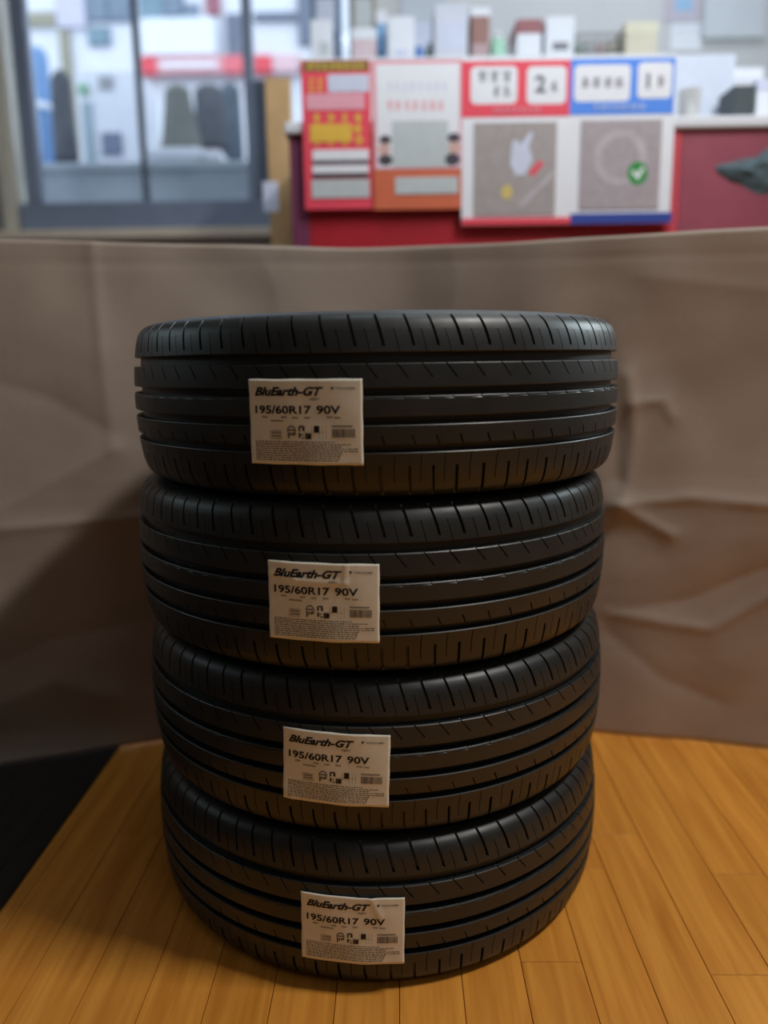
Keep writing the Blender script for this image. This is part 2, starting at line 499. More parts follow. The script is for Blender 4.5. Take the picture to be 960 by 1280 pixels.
# posters: a sheet plus raised print, all on upright planes
def poster(name, label, cat, corners_px, Y, base, prints, thick=0.006):
    """prints: list of (part name, x0, y0, x1, y1, material, kind) in photograph pixels"""
    bl_ = at(corners_px[0], corners_px[3], Y)
    o = thing(name, label, cat, (at((corners_px[0] + corners_px[2]) / 2, corners_px[3], Y)))
    ym = (corners_px[1] + corners_px[3]) / 2
    xm = (corners_px[0] + corners_px[2]) / 2
    part_box('sheet', base, o, at(corners_px[0], ym, Y).x, at(corners_px[2], ym, Y).x, Y - thick, Y, at(xm, corners_px[3], Y).z, at(xm, corners_px[1], Y).z)
    lay = 0
    for p in prints:
        nm, x0, y0, x1, y1, m = p[:6]
        kind = p[6] if len(p) > 6 else 'rect'
        lay += 1
        yy = Y - thick - 0.0006 - 0.00012 * lay
        bm = bmesh.new()
        pm = ((x0 + x1) / 2, (y0 + y1) / 2)
        if kind == 'rect':
            a, b = at(x0, pm[1], Y), at(x1, pm[1], Y)
            add_box(bm, a.x, b.x, yy, Y - thick, at(pm[0], y1, Y).z, at(pm[0], y0, Y).z)
        elif kind == 'round':
            a, b = at(x0, pm[1], Y), at(x1, pm[1], Y)
            z0, z1 = at(pm[0], y1, Y).z, at(pm[0], y0, Y).z
            rr = min(b.x - a.x, z1 - z0) * 0.15
            pts = []
            for cx, cz, a0 in ((b.x - rr, z1 - rr, 0), (a.x + rr, z1 - rr, 90), (a.x + rr, z0 + rr, 180), (b.x - rr, z0 + rr, 270)):
                for k in range(5):
                    t = R(a0 + 22.5 * k)
                    pts.append((cx + rr * math.cos(t), cz + rr * math.sin(t)))
            prism(bm, pts, yy, Y - thick)
        elif kind == 'disc':
            c = at(pm[0], pm[1], Y)
            rx, rz = abs(at(x1, pm[1], Y).x - c.x), abs(at(pm[0], y0, Y).z - c.z)
            prism(bm, [(c.x + rx * math.cos(2 * math.pi * k / 28), c.z + rz * math.sin(2 * math.pi * k / 28)) for k in range(28)], yy, Y - thick)
        elif kind == 'ring':
            c = at(pm[0], pm[1], Y)
            rx = abs(at(x1, pm[1], Y).x - c.x)
            n = 32
            for k in range(n):
                t0, t1 = 2 * math.pi * k / n, 2 * math.pi * (k + 1) / n
                q = [(c.x + rx * f * math.cos(t), c.z + rx * f * math.sin(t)) for t, f in ((t0, 0.72), (t0, 1.0), (t1, 1.0), (t1, 0.72))]
                bm.faces.new([bm.verts.new((x, yy, z)) for x, z in q])
        elif kind == 'poly':
            pts = [(at(x, y, Y).x, at(x, y, Y).z) for x, y in p[7]]
            prism(bm, pts, yy, Y - thick)
        elif kind == 'glyphs':
            # rows of small stroke clusters, like blurred characters
            n = p[7]
            rnd = random.Random(int(x0 * 7 + y0))
            wd = (x1 - x0) / n
            for k in range(n):
                gx0, gx1 = x0 + wd * (k + 0.12), x0 + wd * (k + 0.88)
                hgt = y1 - y0
                for s in range(3):
                    yy0 = y0 + hgt * (0.08 + 0.33 * s)
                    ins = rnd.uniform(0, 0.25) * wd
                    add_box(bm, at(gx0 + ins, yy0, Y).x, at(gx1 - rnd.uniform(0, 0.2) * wd, yy0, Y).x, yy, Y - thick, at(gx0, yy0 + hgt * 0.14, Y).z, at(gx0, yy0, Y).z)
                gm = gx0 + (gx1 - gx0) * rnd.uniform(0.3, 0.7)
                add_box(bm, at(gm - wd * 0.08, y0, Y).x, at(gm + wd * 0.08, y0, Y).x, yy - 0.0001, Y - thick, at(gm, y1, Y).z, at(gm, y0, Y).z)
        elif kind == 'text':
            me = text_mesh(p[7], bold=0.03)
            xs = [v.co.x for v in me.vertices]; ys = [v.co.y for v in me.vertices]
            a, b = at(x0, pm[1], Y).x, at(x1, pm[1], Y).x
            z0, z1 = at(pm[0], y1, Y).z, at(pm[0], y0, Y).z
            for v in me.vertices:
                v.co = Vector((a + (v.co.x - min(xs)) / (max(xs) - min(xs)) * (b - a), yy - 0.0004, z0 + (v.co.y - min(ys)) / (max(ys) - min(ys)) * (z1 - z0)))
            bm.from_mesh(me)
        bmesh.ops.translate(bm, verts=bm.verts, vec=-o.location)
        bmesh.ops.recalc_face_normals(bm, faces=bm.faces)
        obj(nm, bm, m, o)
    return o

def prism(bm, pts, y0, y1):
    f = [bm.verts.new((x, y0, z)) for x, z in pts]
    b = [bm.verts.new((x, y1, z)) for x, z in pts]
    bm.faces.new(f)
    bm.faces.new(list(reversed(b)))
    n = len(pts)
    for i in range(n):
        j = (i + 1) % n
        bm.faces.new((f[i], b[i], b[j], f[j]))

def text_mesh(body, shear=0.0, bold=0.0):
    cu = bpy.data.curves.new('lettering', 'FONT')
    cu.body = body
    cu.size = 1.0
    cu.shear = shear
    cu.offset = bold
    cu.resolution_u = 3
    o = bpy.data.objects.new('lettering', cu)
    COL.objects.link(o)
    bpy.context.view_layer.update()
    dg = bpy.context.evaluated_depsgraph_get()
    me = bpy.data.meshes.new_from_object(o.evaluated_get(dg))
    bpy.data.objects.remove(o, do_unlink=True)
    bpy.data.curves.remove(cu)
    return me

pr = dict(  # print colours lightened in place of real haze before the posters
    red=mat('poster_red', (228, 72, 92), 0.5, 0.03), orange=mat('poster_orange', (204, 104, 72), 0.5, 0.05),
    yellow=mat('poster_yellow', (222, 178, 70), 0.5, 0.05), olive=mat('poster_olive', (120, 104, 54), 0.5, 0.05),
    white=mat('poster_white', (226, 228, 236), 0.5, 0.02), black=mat('poster_black', (70, 64, 76), 0.5, 0.05),
    pink=mat('poster_pink', (226, 160, 176), 0.5, 0.03), palegrey=mat('poster_pale_grey', (186, 194, 198), 0.5, 0.04),
    blue=mat('poster_blue', (76, 136, 232), 0.5, 0.03), navy=mat('poster_navy', (44, 66, 152), 0.5, 0.03),
    photo=mat('poster_photo_grey', (160, 152, 152), 0.5, 0.08, 60), photo2=mat('poster_photo_mauve', (164, 154, 160), 0.5, 0.08, 60),
    green=mat('poster_green', (36, 140, 60), 0.5, 0.03), gold=mat('poster_gold', (204, 184, 110), 0.5, 0.03),
    text=mat('poster_text_grey', (110, 112, 124), 0.5, 0.03), lav=mat('poster_lavender', (200, 206, 228), 0.5, 0.03),
    skin=mat('poster_blush', (206, 168, 160), 0.5, 0.03), lpink=mat('poster_pale_red', (228, 140, 146), 0.5, 0.03))
PY = KY - 0.018
poster('sale_poster', 'narrow red poster with yellow heading and white text bars on the counter', 'poster', (379, 76, 464, 262), PY, pr['red'], [
    ('heading_bar', 380, 77, 460, 90, pr['olive']), ('heading_lettering', 384, 79, 456, 88, pr['yellow'], 'glyphs', 8),
    ('lettering', 384, 98, 406, 117, pr['yellow'], 'glyphs', 2), ('lettering', 408, 94, 460, 118, pr['pink'], 'glyphs', 3),
    ('text_panel', 383, 118, 456, 138, pr['pink']), ('text_panel', 410, 94, 461, 116, pr['lav']),
    ('lettering', 388, 142, 456, 184, pr['yellow'], 'glyphs', 4), ('lettering', 388, 156, 440, 178, pr['yellow']),
    ('text_panel', 391, 188, 461, 201, pr['white']), ('text_bar', 391, 201, 461, 206, pr['black']),
    ('text_panel', 391, 207, 461, 217, pr['white']), ('text_bar', 391, 218, 461, 223, pr['black']),
    ('text_panel', 390, 225, 462, 248, pr['palegrey'])])
poster('notice_poster', 'white poster with orange foot and faint red lettering between two red posters', 'poster', (466, 76, 578, 262), PY, pr['orange'], [
    ('border', 467, 77, 577, 212, pr['pink']), ('white_field', 471, 81, 574, 210, pr['white']),
    ('lettering', 482, 104, 560, 115, pr['lav'], 'glyphs', 8), ('lettering', 482, 127, 556, 139, pr['lpink'], 'glyphs', 7),
    ('picture', 490, 152, 560, 210, pr['palegrey']),
    ('figure', 474, 170, 489, 182, pr['black'], 'disc'), ('figure', 473, 180, 488, 196, pr['skin'], 'disc'), ('figure', 473, 194, 491, 208, pr['black'], 'disc'),
    ('figure', 559, 167, 575, 180, pr['black'], 'disc'), ('figure', 560, 178, 574, 194, pr['skin'], 'disc'), ('figure', 556, 192, 575, 208, pr['black'], 'disc'),
    ('caption_panel', 494, 222, 572, 243, pr['palegrey'])])
poster('service_sign', 'white double sign with red and blue headings and two grey pictures', 'sign', (577, 73, 841, 281), PY - 0.002, pr['white'], [
    ('red_heading', 577, 77, 712, 147, pr['red']), ('blue_heading', 712, 74, 842, 144, pr['blue']),
    ('caption', 588, 84, 646, 131, pr['white'], 'round'), ('caption', 658, 84, 707, 131, pr['white'], 'round'),
    ('caption', 717, 82, 787, 128, pr['white'], 'round'), ('caption', 796, 79, 839, 124, pr['white'], 'round'),
    ('lettering', 596, 90, 640, 104, pr['text'], 'glyphs', 3), ('lettering', 614, 109, 640, 122, pr['text'], 'glyphs', 2),
    ('numeral', 668, 95, 682, 117, pr['text'], 'text', '2'), ('lettering', 685, 103, 698, 116, pr['text'], 'glyphs', 1),
    ('lettering', 724, 98, 780, 111, pr['text'], 'glyphs', 4),
    ('numeral', 807, 93, 811, 112, pr['text'], 'text', '1'), ('lettering', 818, 96, 832, 110, pr['text'], 'glyphs', 1),
    ('lettering', 614, 135, 676, 142, pr['pink'], 'glyphs', 9), ('lettering', 740, 131, 806, 138, pr['lav'], 'glyphs', 9),
    ('picture', 592, 154, 694, 270, pr['photo']), ('picture', 724, 151, 824, 262, pr['photo2']),
    ('hand', 0, 0, 0, 0, pr['lav'], 'poly', [(640, 178), (645, 176), (650, 182), (662, 166), (666, 168), (660, 184), (665, 200), (656, 219), (644, 220), (637, 206)]),
    ('marker', 0, 0, 0, 0, pr['red'], 'poly', [(660, 216), (674, 201), (679, 206), (665, 222)]),
    ('bulb', 626, 232, 640, 250, pr['gold'], 'disc'),
    ('streak', 0, 0, 0, 0, mat('poster_mauve_line', (178, 170, 176)), 'poly', [(645, 258), (690, 214), (693, 218), (650, 264)]),
    ('tyre_drawing', 741, 166, 807, 232, mat('poster_mauve_line', (178, 170, 176), 0.5, 0.04), 'ring'),
    ('check_disc', 783, 203, 808, 232, pr['green'], 'disc'),
    ('check_mark', 0, 0, 0, 0, pr['white'], 'poly', [(788, 217), (791, 213), (795, 219), (801, 209), (804, 212), (796, 226)]),
    ('red_foot', 577, 273, 712, 281, pr['red']), ('blue_foot', 712, 267, 838, 280, pr['navy'])])

# dark teal cloth hanging against the maroon side
bm = bmesh.new()
N = 26
outline = [(890, 212), (900, 203), (912, 206), (926, 197), (944, 199), (956, 186), (985, 172), (995, 205), (985, 232), (966, 236), (958, 246), (938, 240), (930, 231), (912, 228), (902, 219)]
cpx = (940, 215)
cen = at(*cpx, KY)
rings = []
for k in range(7):
    s = 1 - k / 6.0
    ring = []
    for px, py in outline:
        p = at(cpx[0] + (px - cpx[0]) * s, cpx[1] + (py - cpx[1]) * s, KY)
        h = 0.016 * (1 - s ** 2) + 0.014 * noise.noise(Vector((p.x * 30, p.z * 40, k)))
        ring.append(bm.verts.new((p.x, KY - 0.001 - max(0, h) * (1 if k else 0), p.z)))
    rings.append(ring)
for a, b in zip(rings, rings[1:]):
    for i in range(len(outline)):
        j = (i + 1) % len(outline)
        bm.faces.new((a[i], a[j], b[j], b[i]))
bmesh.ops.remove_doubles(bm, verts=bm.verts, dist=0.0003)
bmesh.ops.recalc_face_normals(bm, faces=bm.faces)
tb = tag(obj('crumpled_cloth', bm, mat('dark_teal_cloth', (72, 90, 98), 0.7, 0.2, 30), None, True), 'dark teal crumpled cloth hanging against the maroon counter side', 'cloth')
sm_ = tb.modifiers.new('sub', 'SUBSURF'); sm_.levels = 2; sm_.render_levels = 2

# ------------------------------------------------------------------ shelf behind the counter and its goods
SY = 2.78
stop = at(640, 69, SY).z
sx0, sx1 = at(372, 90, SY).x, at(846, 90, SY).x
sh = thing('back_shelf', 'tall white shelf unit behind the shop counter with goods on top', 'shelf', ((sx0 + sx1) / 2, SY + 0.2, 0))
part_box('body', white_top, sh, sx0 + 0.01, sx1 - 0.01, SY + 0.015, SY + 0.4, 0, stop - 0.025)
part_box('shelf_board', white_top, sh, sx0, sx1, SY, SY + 0.42, stop - 0.025, stop, 0.005)
IY = SY + 0.06
GG = 'goods on the back shelf'
def goods_box(name, label, cat, x0, y0, x1, m, Y=IY, d=0.16, base=None, lid=None, band=None, tilt=0, group=GG, y1=66):
    base = stop if base is None else base
    ym = (y0 + y1) / 2
    xa, xb = at(x0, ym, Y).x, at(x1, ym, Y).x
    zt_ = at((x0 + x1) / 2, y0, Y).z
    o = thing(name, label, cat, ((xa + xb) / 2, Y + d / 2, base), group)
    hw, hh = (xb - xa) / 2, zt_ - base
    bm = bmesh.new(); add_box(bm, -hw, hw, -d / 2, d / 2, 0, hh, 0.004)
    obj('carton', bm, m, o)
    if lid:
        bm = bmesh.new(); add_box(bm, -hw - 0.002, hw + 0.002, -d / 2 - 0.002, d / 2 + 0.002, hh * (1 - lid[0]), hh + 0.003, 0.003)
        obj('lid', bm, lid[1], o)
    if band:
        bm = bmesh.new(); add_box(bm, -hw * band[3], hw * band[4], -d / 2 - 0.0012, -d / 2, hh * band[0], hh * band[1])
        obj('printed_panel', bm, band[2], o)
    o.rotation_euler = (0, 0, R(tilt))
    return o
cw = mat('white_carton', (224, 228, 238), 0.6, 0.02)
goods_box('carton', 'small white carton at the window end of the back shelf', 'box', 388, 24, 414, cw, band=(0.2, 0.5, pr['palegrey'], 0.2, 0.8))
goods_box('binder', 'slate blue binder standing behind the small white carton on the back shelf', 'binder', 388, -30, 426, mat('slate_blue_card', (112, 132, 160), 0.6, 0.05), Y=IY + 0.2, d=0.08, band=(0.5, 0.8, pr['lav'], 0.6, 0.6))
goods_box('binder', 'warm grey binder standing on the back shelf', 'binder', 436, -30, 470, mat('warm_grey_card', (150, 146, 144), 0.6, 0.05), Y=IY + 0.2, d=0.08, tilt=4, band=(0.5, 0.8, pr['palegrey'], 0.6, 0.6))
goods_box('carton', 'low pinkish carton in front of the warm grey binder', 'box', 440, 36, 470, mat('pinkish_carton', (208, 188, 196), 0.6, 0.04), lid=(0.3, cw))
goods_box('carton', 'narrow sky blue carton on the back shelf', 'box', 471, 14, 483, mat('sky_blue_carton', (130, 176, 218), 0.6, 0.04), Y=IY + 0.1, d=0.1, lid=(0.2, cw))
goods_box('carton', 'tall plain white carton beside the sky blue one', 'box', 485, 20, 518, cw, band=(0.1, 0.3, pr['lav'], 0.5, 0.5))
goods_box('carton', 'large pale lavender carton beside the brown one', 'box', 543, 4, 585, mat('pale_lavender_carton', (204, 208, 222), 0.6, 0.03), band=(0.25, 0.7, pr['lav'], 0.7, 0.7))
goods_box('carton', 'brown carton with a pale grey top on the back shelf', 'box', 589, 10, 612, mat('brown_carton', (150, 112, 106), 0.6, 0.06), lid=(0.15, cw), band=(0.05, 0.35, mat('mauve_print', (178, 152, 158), 0.6, 0.05), 0.9, 0.9))
goods_box('carton', 'white carton with a red brown lid on the back shelf', 'box', 646, 25, 677, cw, lid=(0.32, mat('red_brown_lid', (152, 98, 104), 0.6, 0.05)))
goods_box('carton', 'white carton with a small dark print near the wire basket', 'box', 682, 20, 718, cw, band=(0.25, 0.42, pr['text'], 0.5, 0.6))
goods_box('carton', 'cream carton beside the wire basket on the back shelf', 'box', 782, 28, 822, mat('cream_carton', (206, 200, 182), 0.6, 0.04), lid=(0.3, mat('cream_lid', (216, 212, 192), 0.6, 0.03)))
goods_box('display_card', 'tall grey white display card at the back of the shelf', 'card', 500, -30, 560, mat('grey_white_card', (190, 198, 210), 0.6, 0.03), Y=IY + 0.27, d=0.05, band=(0.3, 0.6, pr['lav'], 0.6, 0.6))

def bottle(name, label, px, r_px, y0, m, capm, Y=IY, base=None, group=GG, wide=False):
    base = stop if base is None else base
    c = at(px, 60, Y)
    r = r_px / FPX * Y
    h = at(px, y0, Y).z - base
    o = thing(name, label, 'bottle' if not wide else 'cup', (c.x, Y + r, base), group)
    bm = bmesh.new()
    if wide:
        add_lathe(bm, [(0, 0), (r * 0.9, 0), (r * 0.92, h * 0.1), (r, h), (r * 0.93, h), (r * 0.86, h * 0.12), (0, h * 0.12)], n=28)
    else:
        add_lathe(bm, [(0, 0), (r * 0.9, 0), (r, h * 0.05), (r, h * 0.6), (r * 0.85, h * 0.7), (r * 0.4, h * 0.8), (r * 0.4, h * 0.85), (0, h * 0.85)], n=24)
    obj('body', bm, m, o, True)
    bm = bmesh.new()
    if wide:
        add_lathe(bm, [(r * 0.9, 0.001), (r * 0.98, 0.001), (r * 1.0, h * 0.22), (r * 0.92, h * 0.22)], n=28)
        obj('band', bm, capm, o)
    else:
        add_lathe(bm, [(0, h * 0.82), (r * 0.48, h * 0.82), (r * 0.48, h), (0, h)], n=20)
        obj('cap', bm, capm, o)
    return o
bottle('bottle', 'small blue bottle beside the tall plain white carton', 524, 5, 50, mat('blue_bottle', (90, 130, 200), 0.3, 0.03), cw)
bottle('bottle', 'small dark green bottle beside the large lavender carton', 538, 5, 52, mat('dark_green_bottle', (70, 92, 88), 0.3, 0.03), mat('black_cap', (60, 60, 66), 0.4, 0.02))
bottle('bottle', 'mint green bottle beside the brown carton', 623, 10, 36, mat('mint_bottle', (158, 208, 186), 0.3, 0.03), cw)

# wire basket with small packets
bx0, bx1 = at(722, 55, IY).x, at(777, 55, IY).x
bh = at(750, 41, IY).z - stop
bk = thing('wire_basket', 'dark wire basket on the back shelf holding small packets', 'basket', ((bx0 + bx1) / 2, IY + 0.07, stop), GG)
hw = (bx1 - bx0) / 2
wire = mat('dark_wire', (84, 86, 92), 0.4, 0.03)
bm = bmesh.new(); add_box(bm, -hw, hw, -0.07, 0.07, 0, 0.004); obj('base', bm, wire, bk)
bm = bmesh.new()
for z in (0.4, 0.7, 1.0):
    for s in (-1, 1):
        add_box(bm, -hw, hw, s * 0.07 - 0.002, s * 0.07 + 0.002, bh * z - 0.004, bh * z)
        add_box(bm, s * hw - 0.002, s * hw + 0.002, -0.07, 0.07, bh * z - 0.004, bh * z)
for k in range(13):
    x = -hw + 2 * hw * k / 12
    for s in (-1, 1):
        add_box(bm, x - 0.0012, x + 0.0012, s * 0.07 - 0.0012, s * 0.07 + 0.0012, 0, bh)
obj('wire_sides', bm, wire, bk)
pk = [('pale green', (176, 200, 190)), ('white', (222, 224, 232)), ('pinkish', (214, 188, 192)), ('cream', (210, 206, 190))]
for k, (nm, c) in enumerate(pk):
    xx = bk.location.x - hw + 2 * hw * (k + 0.5) / 4
    bm = bmesh.new()
    add_box(bm, -hw * 0.2, hw * 0.2, -0.03, 0.03, 0.0, bh * (0.75 + 0.1 * (k % 2)), 0.006)
    o = obj('packet', bm, mat(nm + '_packet', c, 0.5, 0.05), None)
    o.location = (xx, IY + 0.07, stop + 0.0045)
    tag(o, nm + ' packet standing in the dark wire basket', 'packet', 'packets in the wire basket')

# goods on the lower, right hand part of the counter
CYI = KY + 0.14
GC = 'goods on the counter'
goods_box('document_box', 'large pale blue white box on the counter beside the blue sign', 'box', 846, 68, 918, mat('pale_blue_white_box', (206, 214, 232), 0.6, 0.02), Y=CYI + 0.12, d=0.16, base=ktop, group=GC, y1=135, band=(0.3, 0.32, pr['lav'], 0.8, 0.8))
bottle('cup', 'steel cup with a teal band in front of the pale blue white box', 871, 12.5, 108, mat('brushed_steel', (170, 170, 172), 0.3, 0.15, 8), mat('teal_band', (150, 204, 206), 0.4, 0.03), Y=CYI - 0.05, base=ktop, group=GC, wide=True)
goods_box('desk_calendar', 'dark grey upright box on the counter beside the pale blue white one', 'box', 916, 106, 944, mat('dark_grey_box', (66, 74, 78), 0.5, 0.05), Y=CYI, d=0.1, base=ktop, group=GC, y1=140, band=(0.05, 0.15, pr['text'], 0.8, 0.8))
goods_box('carton', 'white carton at the end of the counter beside the dark grey box', 'box', 946, 100, 1000, cw, Y=CYI, d=0.14, base=ktop, group=GC, y1=140, lid=(0.2, pr['lav']))
goods_box('paper_tray', 'white paper tray stack behind the dark grey box on the counter', 'tray', 915, 86, 952, mat('off_white_tray', (208, 208, 212), 0.6, 0.03), Y=CYI + 0.15, d=0.2, base=ktop, group=GC, y1=135, lid=(0.15, cw))

# tan wooden board and white tag at the counter's window end
TY = 2.62
tx0, tx1 = at(334, 190, TY).x, at(366, 190, TY).x
tb = thing('wooden_board', 'tan wooden board standing upright between the window and the counter', 'board', ((tx0 + tx1) / 2, TY + 0.02, 0))
part_box('board', mat('tan_wood', (184, 150, 106), 0.6, 0.12, 14), tb, tx0, tx1, TY, TY + 0.025, 0.02, at(350, 96, TY).z, 0.003)
part_box('foot', mat('tan_wood', (184, 150, 106)), tb, tx0 - 0.03, tx1 + 0.03, TY - 0.06, TY + 0.09, 0, 0.02, 0.003)
part_box('price_tag', pr['lav'], tb, at(329, 246, TY).x, at(348, 246, TY).x, TY - 0.003, TY, at(338, 265, TY).z, at(338, 227, TY).z)

# sheets on the back wall
WP = RY1 - 0.001
poster('wall_notice', 'pale notice with a blue picture taped to the grey wall', 'notice', (832, -40, 876, 27), WP, mat('mauve_sheet', (188, 180, 196), 0.6, 0.03), [('picture', 844, -30, 866, 14, mat('blue_print', (150, 186, 222), 0.6, 0.05)), ('lettering', 838, 17, 872, 24, pr['lav'], 'glyphs', 7)], 0.003)
poster('wall_notice', 'plain white notice under the one with the blue picture', 'notice', (838, 29, 876, 64), WP, cw, [('lettering', 843, 36, 871, 41, pr['lav'], 'glyphs', 6)], 0.003)
poster('wall_board', 'large pale grey board fixed to the grey wall behind the counter', 'board', (880, -60, 956, 50), WP, mat('pale_grey_board', (198, 204, 214), 0.5, 0.02), [('border', 880, 46, 956, 50, pr['palegrey'])], 0.02)

# ================================================================== BROWN PAPER BACKDROP
kraft = bpy.data.materials.new('brown_kraft_paper')
kraft.use_nodes = True
nt = kraft.node_tree
b = nt.nodes['Principled BSDF']
b.inputs['Roughness'].default_value = 0.55
b.inputs['Specular IOR Level'].default_value = 0.35
tc = nt.nodes.new('ShaderNodeTexCoord')
n1 = nt.nodes.new('ShaderNodeTexNoise'); n1.inputs['Scale'].default_value = 5; n1.inputs['Detail'].default_value = 6
mp = nt.nodes.new('ShaderNodeMapping'); mp.inputs['Scale'].default_value = (90, 90, 900)
n2 = nt.nodes.new('ShaderNodeTexNoise'); n2.inputs['Scale'].default_value = 1; n2.inputs['Detail'].default_value = 3
nt.links.new(tc.outputs['Object'], n1.inputs['Vector'])
nt.links.new(tc.outputs['Object'], mp.inputs['Vector'])
nt.links.new(mp.outputs[0], n2.inputs['Vector'])
mx = nt.nodes.new('ShaderNodeMath'); mx.operation = 'MULTIPLY_ADD'
nt.links.new(n2.outputs['Fac'], mx.inputs[0]); mx.inputs[1].default_value = 0.35
nt.links.new(n1.outputs['Fac'], mx.inputs[2])
rp = nt.nodes.new('ShaderNodeValToRGB')
rp.color_ramp.elements[0].position = 0.4; rp.color_ramp.elements[0].color = lin((152, 137, 127)) + (1,)
rp.color_ramp.elements[1].position = 0.95; rp.color_ramp.elements[1].color = lin((176, 161, 149)) + (1,)
nt.links.new(mx.outputs[0], rp.inputs['Fac'])
nt.links.new(rp.outputs['Color'], b.inputs['Base Color'])
bpn = nt.nodes.new('ShaderNodeBump'); bpn.inputs['Strength'].default_value = 0.08; bpn.inputs['Distance'].default_value = 0.001
nt.links.new(n2.outputs['Fac'], bpn.inputs['Height'])
nt.links.new(bpn.outputs['Normal'], b.inputs['Normal'])

def paper_y(x):
    return 1.57 - 0.29 * math.sqrt(x * x + 0.08 ** 2)
def on_paper(px, py):
    Y = 1.45
    for _ in range(8):
        p = at(px, py, Y)
        Y = paper_y(p.x)
    return p.x, p.z
# creases: (points in photograph pixels, height in m (towards the room), width in m)
CREASES = [
    ([(-40, 664), (60, 656), (180, 645)], 0.007, 0.018),
    ([(112, 285), (121, 380), (132, 470), (142, 560)], 0.005, 0.014),
    ([(0, 480), (60, 497), (140, 540)], -0.004, 0.03),
    ([(0, 640), (70, 600), (150, 560)], 0.004, 0.03),
    ([(765, 630), (860, 622), (960, 631), (1000, 634)], 0.007, 0.014),
    ([(772, 632), (838, 668)], 0.008, 0.014),
    ([(757, 764), (830, 778), (888, 787), (960, 748), (1000, 735)], 0.007, 0.016),
    ([(757, 764), (860, 752), (960, 712)], -0.004, 0.02),
    ([(785, 470), (792, 540), (784, 600), (772, 632)], 0.008, 0.016),
    ([(792, 505), (830, 500), (840, 520)], 0.006, 0.014),
    ([(800, 345), (850, 350), (960, 362)], 0.002, 0.02),
    ([(745, 420), (770, 500), (772, 600)], -0.006, 0.022),
    ([(760, 790), (830, 850), (900, 880)], -0.004, 0.025),
    ([(0, 830), (60, 800), (160, 780)], -0.006, 0.05),
    ([(0, 880), (70, 850), (140, 870)], 0.006, 0.05),
    ([(330, 330), (345, 360), (350, 400)], 0.002, 0.02),
    ([(560, 300), (570, 340), (565, 390)], 0.0015, 0.02),
    ([(-20, 329), (480, 327), (980, 316)], -0.0012, 0.004),
]
segs = []
for pts, h, wd in CREASES:
    q = [on_paper(*p) for p in pts]
    for a, c in zip(q, q[1:]):
        segs.append((a[0], a[1], c[0], c[1], h, wd))
def crease_h(x, z):
    best = {}
    s = 0.0
    for k, (x0, z0, x1, z1, h, wd) in enumerate(segs):
        dx, dz = x1 - x0, z1 - z0
        L2 = dx * dx + dz * dz
        t = max(0, min(1, ((x - x0) * dx + (z - z0) * dz) / L2))
        d = math.hypot(x - x0 - dx * t, z - z0 - dz * t)
        if d < wd * 3:
            v = h * math.exp(-d / wd)           # sharp ridge
            key = (h, wd)
            if key not in best or abs(v) > abs(best[key]):
                best[key] = v
    return sum(best.values())
PH = 0.962
NX, NZ = 300, 130
bm = bmesh.new()
grid = []
for i in range(NX + 1):
    x = -1.15 + 2.3 * i / NX
    colv = []
    for k in range(NZ + 1):
        z = 0.006 + (PH - 0.006) * k / NZ
        y = paper_y(x)
        y -= crease_h(x, z)
        y -= 0.010 * noise.noise(Vector((x * 3.1, z * 3.7, 1.3))) + 0.004 * noise.noise(Vector((x * 9, z * 8, 4.1)))
        zz = z
        if z < 0.08:                              # the foot curls a little towards the room on the mat side
            y -= (0.08 - z) ** 2 * 3.0 * max(0, min(1, (-x - 0.35) * 3))
        y -= 0.02 * math.sin(x * 5 + 0.4) * (1 - z) * 0.3
        colv.append(bm.verts.new((x, y, zz + 0.002 * noise.noise(Vector((x * 6, 0, 0))) * (1 if k in (0, NZ) else 0))))
    grid.append(colv)
for i in range(NX):
    for k in range(NZ):
        bm.faces.new((grid[i][k], grid[i + 1][k], grid[i + 1][k + 1], grid[i][k + 1]))
pp = obj('paper_sheet', bm, kraft, None, True)
so = pp.modifiers.new('thickness', 'SOLIDIFY'); so.thickness = 0.0006; so.offset = 0
tag(pp, 'creased brown kraft paper sheet hung upright behind the stack of tyres', 'paper sheet')

# dark mat on the left of the wooden floor
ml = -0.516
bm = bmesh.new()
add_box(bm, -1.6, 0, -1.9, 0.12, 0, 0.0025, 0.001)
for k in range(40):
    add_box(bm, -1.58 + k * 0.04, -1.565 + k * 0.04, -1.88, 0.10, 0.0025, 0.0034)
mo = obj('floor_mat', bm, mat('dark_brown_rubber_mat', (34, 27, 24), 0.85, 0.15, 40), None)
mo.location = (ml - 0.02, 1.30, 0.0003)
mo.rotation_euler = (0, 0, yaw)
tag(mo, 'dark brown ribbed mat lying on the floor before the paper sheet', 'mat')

# ================================================================== TYRES
rubber = bpy.data.materials.new('black_rubber')
rubber.use_nodes = True
nt = rubber.node_tree
b = nt.nodes['Principled BSDF']
b.inputs['Base Color'].default_value = (0.012, 0.012, 0.0125, 1)
b.inputs['Specular IOR Level'].default_value = 0.65
tc = nt.nodes.new('ShaderNodeTexCoord')
n1 = nt.nodes.new('ShaderNodeTexNoise'); n1.inputs['Scale'].default_value = 25; n1.inputs['Detail'].default_value = 5
nt.links.new(tc.outputs['Object'], n1.inputs['Vector'])
mr = nt.nodes.new('ShaderNodeMapRange'); mr.inputs['To Min'].default_value = 0.36; mr.inputs['To Max'].default_value = 0.54
nt.links.new(n1.outputs['Fac'], mr.inputs['Value'])
nt.links.new(mr.outputs[0], b.inputs['Roughness'])
rc = nt.nodes.new('ShaderNodeValToRGB')
rc.color_ramp.elements[0].color = (0.0075, 0.0095, 0.0098, 1); rc.color_ramp.elements[1].color = (0.015, 0.0185, 0.019, 1)
nt.links.new(n1.outputs['Fac'], rc.inputs['Fac'])
nt.links.new(rc.outputs['Color'], b.inputs['Base Color'])

